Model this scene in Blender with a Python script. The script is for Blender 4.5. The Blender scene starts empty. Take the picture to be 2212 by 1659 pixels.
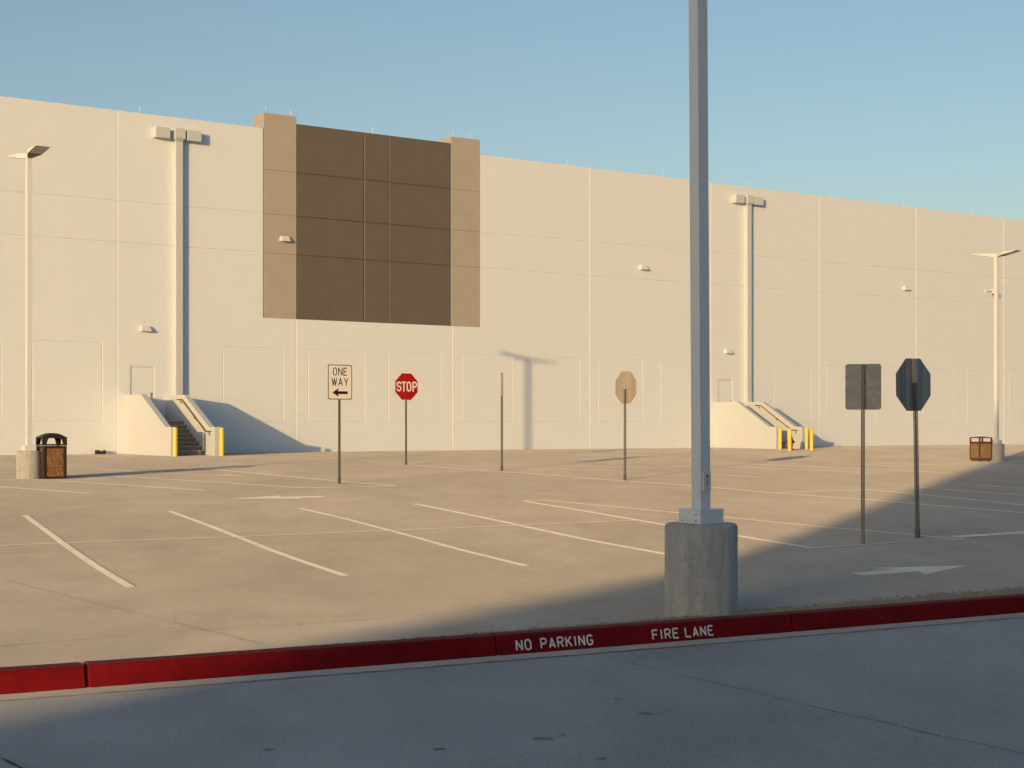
import bpy, bmesh, math, random
import numpy as np
from mathutils import Matrix, Vector, Euler

random.seed(7)
SC = bpy.context.scene
COL = SC.collection
PI = math.pi
R = math.radians

# ------------------------------------------------------------------ camera
F, CX, HY = 3500.0, 1106.0, 920.0          # focal length, centre and horizon in units of a 2212-wide frame
EYE = 1.14                                  # eye height over the foot of the warehouse wall
cam = bpy.data.cameras.new("camera")
cam.sensor_width = 36.0
cam.lens = 36.0 * F / 2212.0
cam.shift_y = (HY - 829.5) / 2212.0
cam.clip_start = 0.1
cam.clip_end = 3000.0
cam_ob = bpy.data.objects.new("camera", cam)
COL.objects.link(cam_ob)
cam_ob.location = (0, 0, EYE)
cam_ob.rotation_euler = (R(90), 0, 0)
SC.camera = cam_ob

# ------------------------------------------------------------------ light
SUN_EL = R(6.1)
TRAVEL = Vector((0.364, 0.9314, 0)).normalized()      # where the light heads on the ground
SUN_STRENGTH = 3.1
SKY_STRENGTH = 0.133
world = bpy.data.worlds.new("World")
SC.world = world
world.use_nodes = True
wn = world.node_tree.nodes
wl = world.node_tree.links
wn.clear()
sky = wn.new("ShaderNodeTexSky")
sky.sky_type = 'NISHITA'
sky.sun_disc = False
sky.sun_elevation = SUN_EL
sky.sun_rotation = math.atan2(-TRAVEL.x, -TRAVEL.y)
sky.altitude = 100
sky.air_density = 0.88
sky.dust_density = 2.0
sky.ozone_density = 1.22
bg = wn.new("ShaderNodeBackground")
bg.inputs["Strength"].default_value = SKY_STRENGTH
wo = wn.new("ShaderNodeOutputWorld")
wl.new(sky.outputs[0], bg.inputs[0])
wl.new(bg.outputs[0], wo.inputs[0])

sun = bpy.data.lights.new("sun", 'SUN')
sun.energy = SUN_STRENGTH
sun.angle = R(0.5)
sun.color = (1.0, 0.61, 0.265)
sun_ob = bpy.data.objects.new("sun", sun)
COL.objects.link(sun_ob)
sun_ob.location = (-30, -60, 40)
ldir = Vector((TRAVEL.x * math.cos(SUN_EL), TRAVEL.y * math.cos(SUN_EL), -math.sin(SUN_EL)))
sun_ob.rotation_euler = ldir.to_track_quat('-Z', 'Y').to_euler()

SC.view_settings.view_transform = 'Standard'
SC.view_settings.look = 'None'
SC.view_settings.exposure = 0.44
SC.view_settings.gamma = 1.0
SC.cycles.max_bounces = 8
SC.cycles.diffuse_bounces = 4
SC.cycles.use_denoising = True

# ------------------------------------------------------------------ survey of the place
TH = math.atan2(F, 4754.0)                 # bearing of the warehouse wall
D = (math.cos(TH), math.sin(TH))           # along the wall
N = (D[1], -D[0])                          # out of the wall, towards the lot
P0 = (-19.96, F / 55.4)

_o = [-5.0, 0, 10, 20, 28, 36, 43, 48, 70]
_h = [0.0, 0, -.11, -.27, -.40, -.59, -.765, -.80, -.80]
def _slopes():
    d = [(_h[i+1] - _h[i]) / (_o[i+1] - _o[i]) for i in range(len(_o) - 1)]
    m = [d[0]]
    for i in range(1, len(d)):
        m.append(0 if d[i-1] * d[i] <= 0 else 2 * d[i-1] * d[i] / (d[i-1] + d[i]))
    return m + [d[-1]]
_m = _slopes()
def lot_height(o):
    if o <= _o[0]: return _h[0]
    if o >= _o[-1]: return _h[-1]
    for i in range(len(_o) - 1):
        if o <= _o[i+1]: break
    w = _o[i+1] - _o[i]
    s = (o - _o[i]) / w
    return ((2*s**3 - 3*s*s + 1) * _h[i] + (s**3 - 2*s*s + s) * w * _m[i]
            + (-2*s**3 + 3*s*s) * _h[i+1] + (s**3 - s*s) * w * _m[i+1])
def to_wall(x, y):
    a, b = x - P0[0], y - P0[1]
    return a * D[0] + b * D[1], a * N[0] + b * N[1]
def at(t, o):
    return P0[0] + D[0]*t + N[0]*o, P0[1] + D[1]*t + N[1]*o
def lot_z(x, y):
    return lot_height(to_wall(x, y)[1])
def ground(px, py, dz=0.0):
    """where a sight line meets the parking lot"""
    z = -0.2
    for _ in range(60):
        Y = F * (EYE - z - dz) / (py - HY)
        X = (px - CX) / F * Y
        z += 0.6 * (lot_z(X, Y) - z)
    return X, Y
ROAD = -0.935
KTOP = -0.75                                # top of the kerb
def flat(px, py, z):
    Y = F * (EYE - z) / (py - HY)
    return (px - CX) / F * Y, Y
def span(px_len, Y):
    return px_len * Y / F

# ------------------------------------------------------------------ helpers
class MB:
    """collects shapes, builds ONE mesh object"""
    def __init__(s):
        s.v, s.f, s.m, s.sm = [], [], [], []
    def face(s, idx, mat=0, smooth=False):
        s.f.append(idx); s.m.append(mat); s.sm.append(smooth)
    def quad(s, a, b, c, d, mat=0, smooth=False):
        n = len(s.v); s.v += [tuple(a), tuple(b), tuple(c), tuple(d)]
        s.face((n, n+1, n+2, n+3), mat, smooth)
    def poly(s, pts, mat=0):
        n = len(s.v); s.v += [tuple(p) for p in pts]
        s.face(tuple(range(n, n + len(pts))), mat)
    def box(s, x0, x1, y0, y1, z0, z1, mat=0):
        n = len(s.v)
        s.v += [(x0,y0,z0),(x1,y0,z0),(x1,y1,z0),(x0,y1,z0),(x0,y0,z1),(x1,y0,z1),(x1,y1,z1),(x0,y1,z1)]
        for f in ((0,3,2,1),(4,5,6,7),(0,1,5,4),(1,2,6,5),(2,3,7,6),(3,0,4,7)):
            s.face(tuple(n + i for i in f), mat)
    def hexa(s, bot, top, mat=0):
        n = len(s.v); k = len(bot)
        s.v += [tuple(p) for p in bot] + [tuple(p) for p in top]
        s.face(tuple(n + i for i in reversed(range(k))), mat)
        s.face(tuple(n + k + i for i in range(k)), mat)
        for i in range(k):
            j = (i + 1) % k
            s.face((n+i, n+j, n+k+j, n+k+i), mat)
    def lathe(s, prof, seg=32, mat=0, cx=0, cy=0, smooth=True, cap=True):
        n = len(s.v)
        for r, z in prof:
            for k in range(seg):
                a = 2*PI*k/seg
                s.v.append((cx + r*math.cos(a), cy + r*math.sin(a), z))
        for i in range(len(prof)-1):
            for k in range(seg):
                q = (k+1) % seg
                s.face((n+i*seg+k, n+i*seg+q, n+(i+1)*seg+q, n+(i+1)*seg+k), mat, smooth)
        if cap:
            s.face(tuple(n + k for k in reversed(range(seg))), mat)
            s.face(tuple(n + (len(prof)-1)*seg + k for k in range(seg)), mat)
    def tube(s, pts, r, seg=10, mat=0):
        pts = [Vector(p) for p in pts]
        n = len(s.v)
        up = Vector((0.13, 0.21, 1)).normalized()
        for i, p in enumerate(pts):
            t = (pts[min(i+1, len(pts)-1)] - pts[max(i-1, 0)]).normalized()
            a = t.cross(up)
            if a.length < 1e-3: a = t.cross(Vector((1, 0, 0)))
            a.normalize(); b = t.cross(a)
            for k in range(seg):
                q = 2*PI*k/seg
                s.v.append(tuple(p + a*(r*math.cos(q)) + b*(r*math.sin(q))))
        for i in range(len(pts)-1):
            for k in range(seg):
                q = (k+1) % seg
                s.face((n+i*seg+k, n+i*seg+q, n+(i+1)*seg+q, n+(i+1)*seg+k), mat, True)
        s.face(tuple(n + k for k in reversed(range(seg))), mat)
        s.face(tuple(n + (len(pts)-1)*seg + k for k in range(seg)), mat)
    def build(s, name, mats, parent=None, bevel=0.0, loc=None, fix=True):
        me = bpy.data.meshes.new(name)
        me.from_pydata(s.v, [], s.f)
        for m in (mats if isinstance(mats, (list, tuple)) else [mats]):
            me.materials.append(m)
        me.polygons.foreach_set("material_index", s.m)
        me.polygons.foreach_set("use_smooth", s.sm)
        if fix:
            bm = bmesh.new(); bm.from_mesh(me)
            bmesh.ops.remove_doubles(bm, verts=bm.verts, dist=1e-5)
            bmesh.ops.recalc_face_normals(bm, faces=bm.faces)
            bm.to_mesh(me); bm.free()
        me.update()
        o = bpy.data.objects.new(name, me)
        COL.objects.link(o)
        if parent is not None: o.parent = parent
        if loc is not None: o.location = loc
        if bevel > 0:
            b = o.modifiers.new("bevel", 'BEVEL')
            b.width = bevel; b.segments = 2; b.limit_method = 'ANGLE'; b.angle_limit = R(40)
        return o

def tag(o, label, cat, group=None):
    o["label"] = label; o["category"] = cat
    if group: o["group"] = group
    return o
def thing(name, label, cat, loc=(0, 0, 0), rz=0.0, group=None, lean=0.0):
    o = bpy.data.objects.new(name, None)
    o.empty_display_size = 0.2
    COL.objects.link(o)
    o.location = loc
    o.rotation_euler = (Matrix.Rotation(lean, 3, 'Y') @ Matrix.Rotation(rz, 3, 'Z')).to_euler()
    return tag(o, label, cat, group)
def structure(o):
    o["kind"] = "structure"; return o
def copy_tree(o, parent=None):
    c = o.copy(); COL.objects.link(c)
    if parent is not None: c.parent = parent
    for ch in list(o.children): copy_tree(ch, c)
    return c

# ------------------------------------------------------------------ materials
def new_mat(name):
    m = bpy.data.materials.new(name)
    m.use_nodes = True
    nt = m.node_tree
    return m, nt, nt.nodes["Principled BSDF"]
def noise(nt, scale, detail=4, rough=.55, stretch=None, coord="Object"):
    tc = nt.nodes.new("ShaderNodeTexCoord")
    nz = nt.nodes.new("ShaderNodeTexNoise")
    nz.inputs["Scale"].default_value = scale
    nz.inputs["Detail"].default_value = detail
    nz.inputs["Roughness"].default_value = rough
    if stretch:
        mp = nt.nodes.new("ShaderNodeMapping")
        mp.inputs["Scale"].default_value = stretch[:3]
        if len(stretch) > 3: mp.inputs["Rotation"].default_value = (0, 0, stretch[3])
        nt.links.new(tc.outputs[coord], mp.inputs[0]); nt.links.new(mp.outputs[0], nz.inputs["Vector"])
    else:
        nt.links.new(tc.outputs[coord], nz.inputs["Vector"])
    return nz.outputs["Fac"]
def remap(nt, fac, a, b, lo, hi):
    r = nt.nodes.new("ShaderNodeMapRange")
    r.inputs[1].default_value = a; r.inputs[2].default_value = b
    r.inputs[3].default_value = lo; r.inputs[4].default_value = hi
    nt.links.new(fac, r.inputs[0]); return r.outputs[0]
def mul_col(nt, col, facs):
    cur = None
    rgb = nt.nodes.new("ShaderNodeRGB"); rgb.outputs[0].default_value = (*col, 1); cur = rgb.outputs[0]
    for f in facs:
        vm = nt.nodes.new("ShaderNodeVectorMath"); vm.operation = 'SCALE'
        nt.links.new(cur, vm.inputs[0]); nt.links.new(f, vm.inputs["Scale"]); cur = vm.outputs[0]
    return cur
def blend(nt, fac, a, b):
    mx = nt.nodes.new("ShaderNodeMix"); mx.data_type = 'RGBA'
    nt.links.new(fac, mx.inputs["Factor"])
    for s, i in ((a, 6), (b, 7)):
        if isinstance(s, tuple): mx.inputs[i].default_value = (*s, 1)
        else: nt.links.new(s, mx.inputs[i])
    return mx.outputs[2]
def bump(nt, bs, fac, strength=.3, dist=.01):
    b = nt.nodes.new("ShaderNodeBump")
    b.inputs["Strength"].default_value = strength; b.inputs["Distance"].default_value = dist
    nt.links.new(fac, b.inputs["Height"]); nt.links.new(b.outputs[0], bs.inputs["Normal"])
def coarse_grain(m, nt, bs, k):
    """sand-rough surface: every grain faces its own way, so low sun still catches it"""
    tc = nt.nodes.new("ShaderNodeTexCoord")
    sc = nt.nodes.new("ShaderNodeVectorMath"); sc.operation = 'SCALE'; sc.inputs["Scale"].default_value = 900.0
    nt.links.new(tc.outputs["Object"], sc.inputs[0])
    w = nt.nodes.new("ShaderNodeTexWhiteNoise"); w.noise_dimensions = '3D'
    nt.links.new(sc.outputs[0], w.inputs["Vector"])
    su = nt.nodes.new("ShaderNodeVectorMath"); su.operation = 'SUBTRACT'; su.inputs[1].default_value = (.5, .5, .5)
    nt.links.new(w.outputs["Color"], su.inputs[0])
    s2 = nt.nodes.new("ShaderNodeVectorMath"); s2.operation = 'MULTIPLY'; s2.inputs[1].default_value = (2*k, 2*k, 0)
    nt.links.new(su.outputs[0], s2.inputs[0])
    ge = nt.nodes.new("ShaderNodeNewGeometry")
    ad = nt.nodes.new("ShaderNodeVectorMath"); ad.operation = 'ADD'
    nt.links.new(ge.outputs["Normal"], ad.inputs[0]); nt.links.new(s2.outputs[0], ad.inputs[1])
    no = nt.nodes.new("ShaderNodeVectorMath"); no.operation = 'NORMALIZE'
    nt.links.new(ad.outputs[0], no.inputs[0]); nt.links.new(no.outputs[0], bs.inputs["Normal"])
    try: m.cycles.use_bump_map_correction = False
    except Exception: pass
    try: m.use_bump_map_correction = False
    except Exception: pass
def setp(bs, rough=.8, metal=0.0, spec=.3, drough=None):
    bs.inputs["Roughness"].default_value = rough
    bs.inputs["Metallic"].default_value = metal
    bs.inputs["Specular IOR Level"].default_value = spec
    if drough is not None and "Diffuse Roughness" in bs.inputs: bs.inputs["Diffuse Roughness"].default_value = drough

GRAIN = 0.9
def concrete_paving(name, col, big=.18, grain=GRAIN, fine=1.0, streak_rot=.9):
    m, nt, bs = new_mat(name)
    a = remap(nt, noise(nt, .22, 6, .6, (1, .45, 1, streak_rot)), .3, .7, 1 - big, 1 + big)
    b = remap(nt, noise(nt, 1.3, 7, .65, (1, .5, 1, streak_rot)),   .3, .7, .91, 1.08)
    c = remap(nt, noise(nt, 55, 3, .7), .25, .75, 1 - .07*fine, 1 + .07*fine)
    d = remap(nt, noise(nt, 9, 5, .75), .64, .80, 1.0, .86)
    e = remap(nt, noise(nt, 200, 1, .5), .25, .75, 1 - .14*fine, 1 + .14*fine)
    base = mul_col(nt, col, [a, b, c, d, e])
    tint = remap(nt, noise(nt, .5, 5, .6), .40, .65, 0, .35)
    nt.links.new(blend(nt, tint, base, mul_col(nt, (col[0]*.90, col[1]*.87, col[2]*.84), [b, c, e])), bs.inputs["Base Color"])
    setp(bs, .9, 0, .12, 1.0)
    coarse_grain(m, nt, bs, grain)
    return m
def painted(name, col, rough=.6, amt=.08, spec=.3, bscale=60, bs_=.06, stretch=None):
    m, nt, bs = new_mat(name)
    a = remap(nt, noise(nt, 1.1, 5, .6, stretch), .3, .7, 1 - amt, 1 + amt)
    b = remap(nt, noise(nt, 14, 4, .6), .3, .7, 1 - amt*.5, 1 + amt*.5)
    nt.links.new(mul_col(nt, col, [a, b]), bs.inputs["Base Color"])
    setp(bs, rough, 0, spec)
    bump(nt, bs, noise(nt, bscale, 3), bs_, .004)
    return m
def metal(name, col, rough=.4, amt=.2, stretch=None, scale=6, met=1.0):
    m, nt, bs = new_mat(name)
    a = remap(nt, noise(nt, scale, 5, .6, stretch), .3, .7, 1 - amt, 1 + amt)
    nt.links.new(mul_col(nt, col, [a]), bs.inputs["Base Color"])
    r = remap(nt, noise(nt, scale*2, 4, .6, stretch), .3, .7, rough*.8, rough*1.25)
    nt.links.new(r, bs.inputs["Roughness"])
    bs.inputs["Metallic"].default_value = met
    return m

M = {}
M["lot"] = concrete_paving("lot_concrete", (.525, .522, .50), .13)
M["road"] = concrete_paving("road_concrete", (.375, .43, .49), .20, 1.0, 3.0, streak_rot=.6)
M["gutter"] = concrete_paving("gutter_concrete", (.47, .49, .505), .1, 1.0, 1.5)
M["earth"] = concrete_paving("earth", (.30, .25, .19), .2, 1.0)
M["cream"] = painted("cream_wall_paint", (.645, .735, .83), .75, .012, .2, 30, .10)
M["tan"] = painted("tan_wall_paint", (.37, .358, .335), .75, .04, .2, 30, .10)
M["brown"] = painted("brown_wall_paint", (.122, .116, .108), .75, .06, .2, 30, .10)
M["cheek"] = painted("stair_wall_paint", (.49, .555, .625), .75, .012, .2, 30, .10)
M["roofing"] = painted("roof_membrane", (.6, .6, .58), .8, .05)
M["white_steel"] = painted("white_pole_paint", (.63, .70, .77), .38, .04, .4, 25, .04)
M["yellow"] = painted("yellow_bollard_sleeve", (.80, .60, .085), .45, .06, .4)
M["black_plastic"] = painted("black_plastic", (.018, .014, .013), .45, .2, .4)
M["dark_brown"] = painted("dark_brown_plastic", (.030, .019, .014), .5, .15, .35)
M["rust_brown"] = painted("brown_bin_metal", (.115, .040, .018), .5, .15, .35)
M["hydrant_red"] = painted("red_hydrant_paint", (.28, .016, .010), .4, .15, .4)
M["bronze"] = painted("bronze_rail_paint", (.16, .095, .040), .45, .1, .4)
M["sign_white"] = painted("white_sign_sheet", (.76, .78, .78), .5, .03, .3)
M["sign_red"] = painted("red_sign_sheet", (.36, .006, .004), .5, .06, .3)
M["sign_black"] = painted("black_sign_ink", (.016, .013, .012), .55, .05, .2)
M["skylit_nosing"] = painted("skylit_stair_nosing", (.46, .43, .38), .9, .1, .15, 80, .3)  # paler than the steps: sky light on the tread edges put into colour
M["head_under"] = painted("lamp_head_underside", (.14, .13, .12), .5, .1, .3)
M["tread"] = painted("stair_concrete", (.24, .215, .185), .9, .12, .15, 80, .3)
M["plate"] = painted("notice_plate_face", (.62, .65, .66), .5, .03, .3)
M["ink"] = painted("notice_ink", (.10, .11, .12), .6, .05, .2)
M["lens"] = painted("lamp_lens", (.60, .54, .40), .3, .05, .5)
M["brass"] = metal("door_hardware", (.60, .50, .33), .35, .1)
M["galv"] = metal("galvanised_post", (.17, .165, .155), .5, .2, (1, 1, .3), 18, .45)
M["galv_light"] = metal("light_galvanised_insert", (.50, .49, .46), .55, .15, (1, 1, .3), 18, .55)
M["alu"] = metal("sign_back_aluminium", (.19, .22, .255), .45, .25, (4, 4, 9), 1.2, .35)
M["alu_sunlit"] = metal("sunlit_sign_back_aluminium", (.38, .35, .30), .45, .16, (9, 9, .3), 1.4, .3)  # lit copy of the sign-back aluminium, warm sunlight put into its colour
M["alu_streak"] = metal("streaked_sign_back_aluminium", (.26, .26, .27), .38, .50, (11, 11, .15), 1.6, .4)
M["rod"] = metal("lightning_rod_metal", (.85, .83, .78), .5, .05, None, 6, .2)
M["mark"] = None

def mark_paint():
    m, nt, bs = new_mat("road_marking_paint")
    a = remap(nt, noise(nt, 3, 6, .7), .3, .7, .86, 1.08)
    c = remap(nt, noise(nt, 70, 3, .7), .25, .75, .85, 1.12)
    wear = remap(nt, noise(nt, 26, 6, .8), .62, .74, 0, .4)
    nt.links.new(blend(nt, wear, mul_col(nt, (.92, .92, .90), [a, c]), (.525, .522, .50)), bs.inputs["Base Color"])
    setp(bs, .85, 0, .15, 1.0)
    coarse_grain(m, nt, bs, GRAIN)
    return m
M["mark"] = mark_paint()
def joint_mat():
    m, nt, bs = new_mat("joint_sealant")
    a = remap(nt, noise(nt, 4, 6, .75), .35, .65, 0, 1)
    nt.links.new(blend(nt, a, (.19, .17, .15), (.44, .41, .38)), bs.inputs["Base Color"])
    setp(bs, .9, 0, .1, 1.0)
    coarse_grain(m, nt, bs, 1.0)
    return m
M["joint"] = joint_mat()
def crack_mat():
    m, nt, bs = new_mat("road_joint_gap")
    a = remap(nt, noise(nt, 1.6, 6, .75), .38, .68, 0, 1)
    nt.links.new(blend(nt, a, (.02, .019, .018), (.26, .245, .23)), bs.inputs["Base Color"])
    setp(bs, .9, 0, .1)
    return m
M["crack"] = crack_mat()
def stain_mat():
    m, nt, bs = new_mat("oil_stain")
    a = remap(nt, noise(nt, 16, 6, .75), .35, .65, 0, 1)
    nt.links.new(blend(nt, a, (.15, .16, .17), (.29, .31, .33)), bs.inputs["Base Color"])
    setp(bs, .8, 0, .2)
    return m
M["stain"] = stain_mat()
def kerb_paint():
    m, nt, bs = new_mat("red_kerb_paint")
    tc = nt.nodes.new("ShaderNodeTexCoord")
    sx = nt.nodes.new("ShaderNodeSeparateXYZ"); nt.links.new(tc.outputs["Object"], sx.inputs[0])
    a = remap(nt, noise(nt, 3, 7, .75), .3, .7, .70, 1.25)
    c = remap(nt, noise(nt, 90, 3, .7), .25, .75, .82, 1.15)
    red = mul_col(nt, (.175, .006, .010), [a, c])
    # paint scuffed off along the top arris and at the foot
    add = nt.nodes.new("ShaderNodeMath"); add.operation = 'MULTIPLY_ADD'
    nt.links.new(noise(nt, 30, 5, .75), add.inputs[0]); add.inputs[1].default_value = .022
    nt.links.new(sx.outputs["Z"], add.inputs[2])
    top = remap(nt, add.outputs[0], -.750, -.738, 0, .12)
    worn = blend(nt, top, red, mul_col(nt, (.50, .33, .27), [c]))
    chips = remap(nt, noise(nt, 45, 5, .8),   .67, .74, 0, .6)
    worn = blend(nt, chips, worn, (.34, .12, .10))
    nt.links.new(worn, bs.inputs["Base Color"])
    setp(bs, .75, 0, .10)
    bump(nt, bs, noise(nt, 70, 4, .7), .35, .006)
    return m
M["kerb"] = kerb_paint()
M["kerb_letter"] = painted("white_stencil_paint", (.74, .74, .74), .7, .16, .2, 80, .2)
def pedestal_mat():
    m, nt, bs = new_mat("pedestal_concrete")
    s1 = remap(nt, noise(nt, 3.0, 6, .65, (3, 3, .35)), .3, .7, .78, 1.2)
    s2 = remap(nt, noise(nt, 9, 6, .7), .3, .7, .86, 1.12)
    s3 = remap(nt, noise(nt, 120, 2, .6), .3, .7, .92, 1.08)
    pits = remap(nt, noise(nt, 38, 2, .5), .71, .76, 1.0, .45)
    base = mul_col(nt, (.38, .405, .42), [s1, s2, s3, pits])
    pale = remap(nt, noise(nt, 2.2, 6, .7, (3.6, 3.6, .22)), .58, .72, 0, .55)
    nt.links.new(blend(nt, pale, base, (.52, .51, .48)), bs.inputs["Base Color"])
    setp(bs, .85, 0, .2)
    bump(nt, bs, noise(nt, 40, 5, .7), .25, .006)
    return m
M["pedestal"] = pedestal_mat()
def aggregate(name, c1, c2):
    m, nt, bs = new_mat(name)
    tc = nt.nodes.new("ShaderNodeTexCoord")
    v = nt.nodes.new("ShaderNodeTexVoronoi"); v.inputs["Scale"].default_value = 62
    nt.links.new(tc.outputs["Object"], v.inputs["Vector"])
    sep = nt.nodes.new("ShaderNodeSeparateColor"); nt.links.new(v.outputs["Color"], sep.inputs[0])
    f = remap(nt, sep.outputs[0], .15, .85, 0, 1)
    dk = remap(nt, v.outputs["Distance"], 0.25, .75, 1.05, .55)
    sc = nt.nodes.new("ShaderNodeVectorMath"); sc.operation = 'SCALE'
    nt.links.new(blend(nt, f, c1, c2), sc.inputs[0]); nt.links.new(dk, sc.inputs["Scale"])
    nt.links.new(sc.outputs[0], bs.inputs["Base Color"])
    setp(bs, .8, 0, .25)
    bump(nt, bs, v.outputs["Distance"], .6, .01)
    return m
M["aggregate_red"] = aggregate("russet_aggregate", (.38, .225, .115), (.13, .065, .032))
M["aggregate_gold"] = aggregate("golden_aggregate", (.37, .27, .15), (.25, .165, .09))
def gravel_mat():
    m, nt, bs = new_mat("gravel_stone")
    a = remap(nt, noise(nt, 45, 3, .8), .3, .7, 0, 1)
    nt.links.new(blend(nt, a, (.25, .175, .105), (.54, .41, .27)), bs.inputs["Base Color"])
    setp(bs, .9, 0, .2)
    bump(nt, bs, noise(nt, 120, 3, .7), .6, .01)
    return m
M["gravel"] = gravel_mat()

# ------------------------------------------------------------------ the kerb line, in wall coordinates
kp = []
for px, py in ((0, 1440), (190, 1430), (560, 1403), (800, 1387), (1070, 1370), (1280, 1352), (1600, 1327), (1710, 1318), (2000, 1298), (2212, 1284)):
    a_, b_ = to_wall(*flat(px, py, KTOP)); kp.append((a_, b_ + .15))
_kt = np.array([p[0] for p in kp]); _ko = np.array([p[1] for p in kp])
_kc = np.polyfit(_kt + 13, _ko, 2)
K0, K1 = -17.5, -5.8
def kerb_o(t):
    """distance of the kerb's front top arris from the wall"""
    q = min(max(t, K0), K1)
    v = float(np.polyval(_kc, q + 13))
    s = float(np.polyval(np.polyder(_kc), q + 13))
    return v + s * (t - q) * math.exp(-abs(t - q) / 25)
def kerb_frame(t):
    """point on the arris, unit along, unit towards the lot"""
    a, b = at(t - .05, kerb_o(t - .05)), at(t + .05, kerb_o(t + .05))
    l = math.hypot(b[0]-a[0], b[1]-a[1])
    e = ((b[0]-a[0])/l, (b[1]-a[1])/l)
    return at(t, kerb_o(t)), e, (-e[1], e[0])
def kerb_t_at_px(px):
    lo, hi = -40.0, 60.0
    for _ in range(60):
        m_ = (lo + hi) / 2
        p = at(m_, kerb_o(m_))
        if CX + F * p[0] / p[1] < px: lo = m_
        else: hi = m_
    return (lo + hi) / 2

# ------------------------------------------------------------------ ground, lot, road
g = MB()
g.quad((-700, -700, -1.3), (700, -700, -1.3), (700, 900, -1.3), (-700, 900, -1.3))
structure(g.build("ground", M["earth"]))

ts = [-150, -120, -90, -70, -55, -45, -38, -33] + [-30 + .5*i for i in range(70)] + [6, 8, 11, 15, 20, 28, 40, 55, 75, 100, 130, 170, 220]
STRIP = .21                                 # the lot slab starts this far behind the arris
rows = 90
g = MB()
for t in ts:
    ok = kerb_o(t) - STRIP
    for j in range(rows + 1):
        o = -.5 + (ok + .5) * j / rows
        x, y = at(t, o); g.v.append((x, y, lot_height(o)))
for i in range(len(ts) - 1):
    for j in range(rows):
        a = i*(rows+1) + j
        g.face((a, a+1, a+rows+2, a+rows+1), 0, True)
lot = structure(g.build("parking_lot", M["lot"]))

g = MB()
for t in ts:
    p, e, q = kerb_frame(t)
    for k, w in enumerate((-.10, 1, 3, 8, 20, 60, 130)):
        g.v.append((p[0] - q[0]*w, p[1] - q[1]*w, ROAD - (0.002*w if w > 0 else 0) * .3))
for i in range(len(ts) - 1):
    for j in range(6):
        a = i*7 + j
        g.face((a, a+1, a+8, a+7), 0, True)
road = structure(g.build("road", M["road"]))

gt = [-60 + .5*i for i in range(200)]
g = MB()
for t in gt:
    p, e, q = kerb_frame(t)
    for w in (.0, .35):
        g.v.append((p[0] - q[0]*w, p[1] - q[1]*w, ROAD + .005))
for i in range(len(gt) - 1):
    g.face((2*i, 2*i+1, 2*i+3, 2*i+2), 0, True)
structure(g.build("gutter", M["gutter"]))

# kerb: swept profile with open contraction joints
jt = [kerb_t_at_px(x) for x in (187, 1070, 1708, 2206)]
step = jt[2] - jt[1]
allj = sorted(jt + [jt[0] - step*k for k in range(1, 8)] + [jt[3] + step*k for k in range(1, 12)])
st = []
tcur = -55.0
while tcur < 45:
    if min(abs(tcur - j) for j in allj) > .08: st.append((tcur, 0))
    tcur += .25
for j in allj:
    wide = .012 if abs(j - jt[0]) < .01 else .006
    st += [(j - wide - .012, 0), (j - wide, 1), (j + wide, 1), (j + wide + .012, 0)]
st.sort()
prof = [(-.052, ROAD - .04), (-.047, ROAD + .012), (-.014, KTOP - .036), (-.004, KTOP - .014), (.014, KTOP - .003), (.034, KTOP), (.16, KTOP + .001), (.175, KTOP - .008), (.18, ROAD - .04)]
g = MB()
rk = random.Random(3)
for t, gap in st:
    p, e, q = kerb_frame(t)
    for w, z in prof:
        j = rk.uniform(-.0016, .0016)
        if gap and z > ROAD:
            w = w + .022 if w < .1 else w - .01
            z = z - .022
        g.v.append((p[0] + q[0]*(w+j), p[1] + q[1]*(w+j), z + j*.6))
k = len(prof)
for i in range(len(st) - 1):
    for j in range(k - 1):
        g.face((i*k+j, i*k+j+1, (i+1)*k+j+1, (i+1)*k+j), 0, False)
kerb = structure(g.build("kerb", M["kerb"], fix=False))

# gravel strip behind the kerb: a bed with loose stones
def strip_width(t):
    a, b, c, d = kerb_t_at_px(395), kerb_t_at_px(700), kerb_t_at_px(1400), kerb_t_at_px(1900)
    return float(np.interp(t, [a, b, c, d, d + 6], [.0, .09, .26, .62, .9]))
rg = random.Random(11)
g = MB()
gs = [kerb_t_at_px(380) + .06*i for i in range(int((20 - kerb_t_at_px(380)) / .06))]
cols = 9
for t in gs:
    p, e, q = kerb_frame(t)
    w = strip_width(t)
    edge = (0.5 + .5*math.sin(t*3.1) * math.sin(t*1.3 + 1)) * .10 * min(1, w / .2)
    for j in range(cols):
        s = j / (cols - 1)
        off = .170 + s * max(0.005, w + edge)
        lump = .5 + .5*math.sin(t*7.3 + s*5) * math.sin(t*2.9)
        z = -.80 + (1 - s) * .035 + (math.sin(PI * min(1, s*1.15)) ** .7) * min(1, w/.22) * (.016 + .036*lump*rg.random()) - .006*s
        g.v.append((p[0] + q[0]*off, p[1] + q[1]*off, z))
for i in range(len(gs) - 1):
    for j in range(cols - 1):
        a = i*cols + j
        g.face((a, a+1, a+cols+1, a+cols), 0, False)
def stone(mb, x, y, z, r):
    n = len(mb.v)
    b = rg.random() * PI
    for k in range(5):
        a = b + 2*PI*k/5
        rr = r * rg.uniform(.7, 1.2)
        mb.v.append((x + rr*math.cos(a), y + rr*math.sin(a), z + r*rg.uniform(-.2, .25)))
    mb.v.append((x, y, z + r*rg.uniform(.5, .9))); mb.v.append((x, y, z - r*.6))
    for k in range(5):
        q = (k+1) % 5
        mb.face((n+k, n+q, n+5), 0); mb.face((n+q, n+k, n+6), 0)
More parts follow.
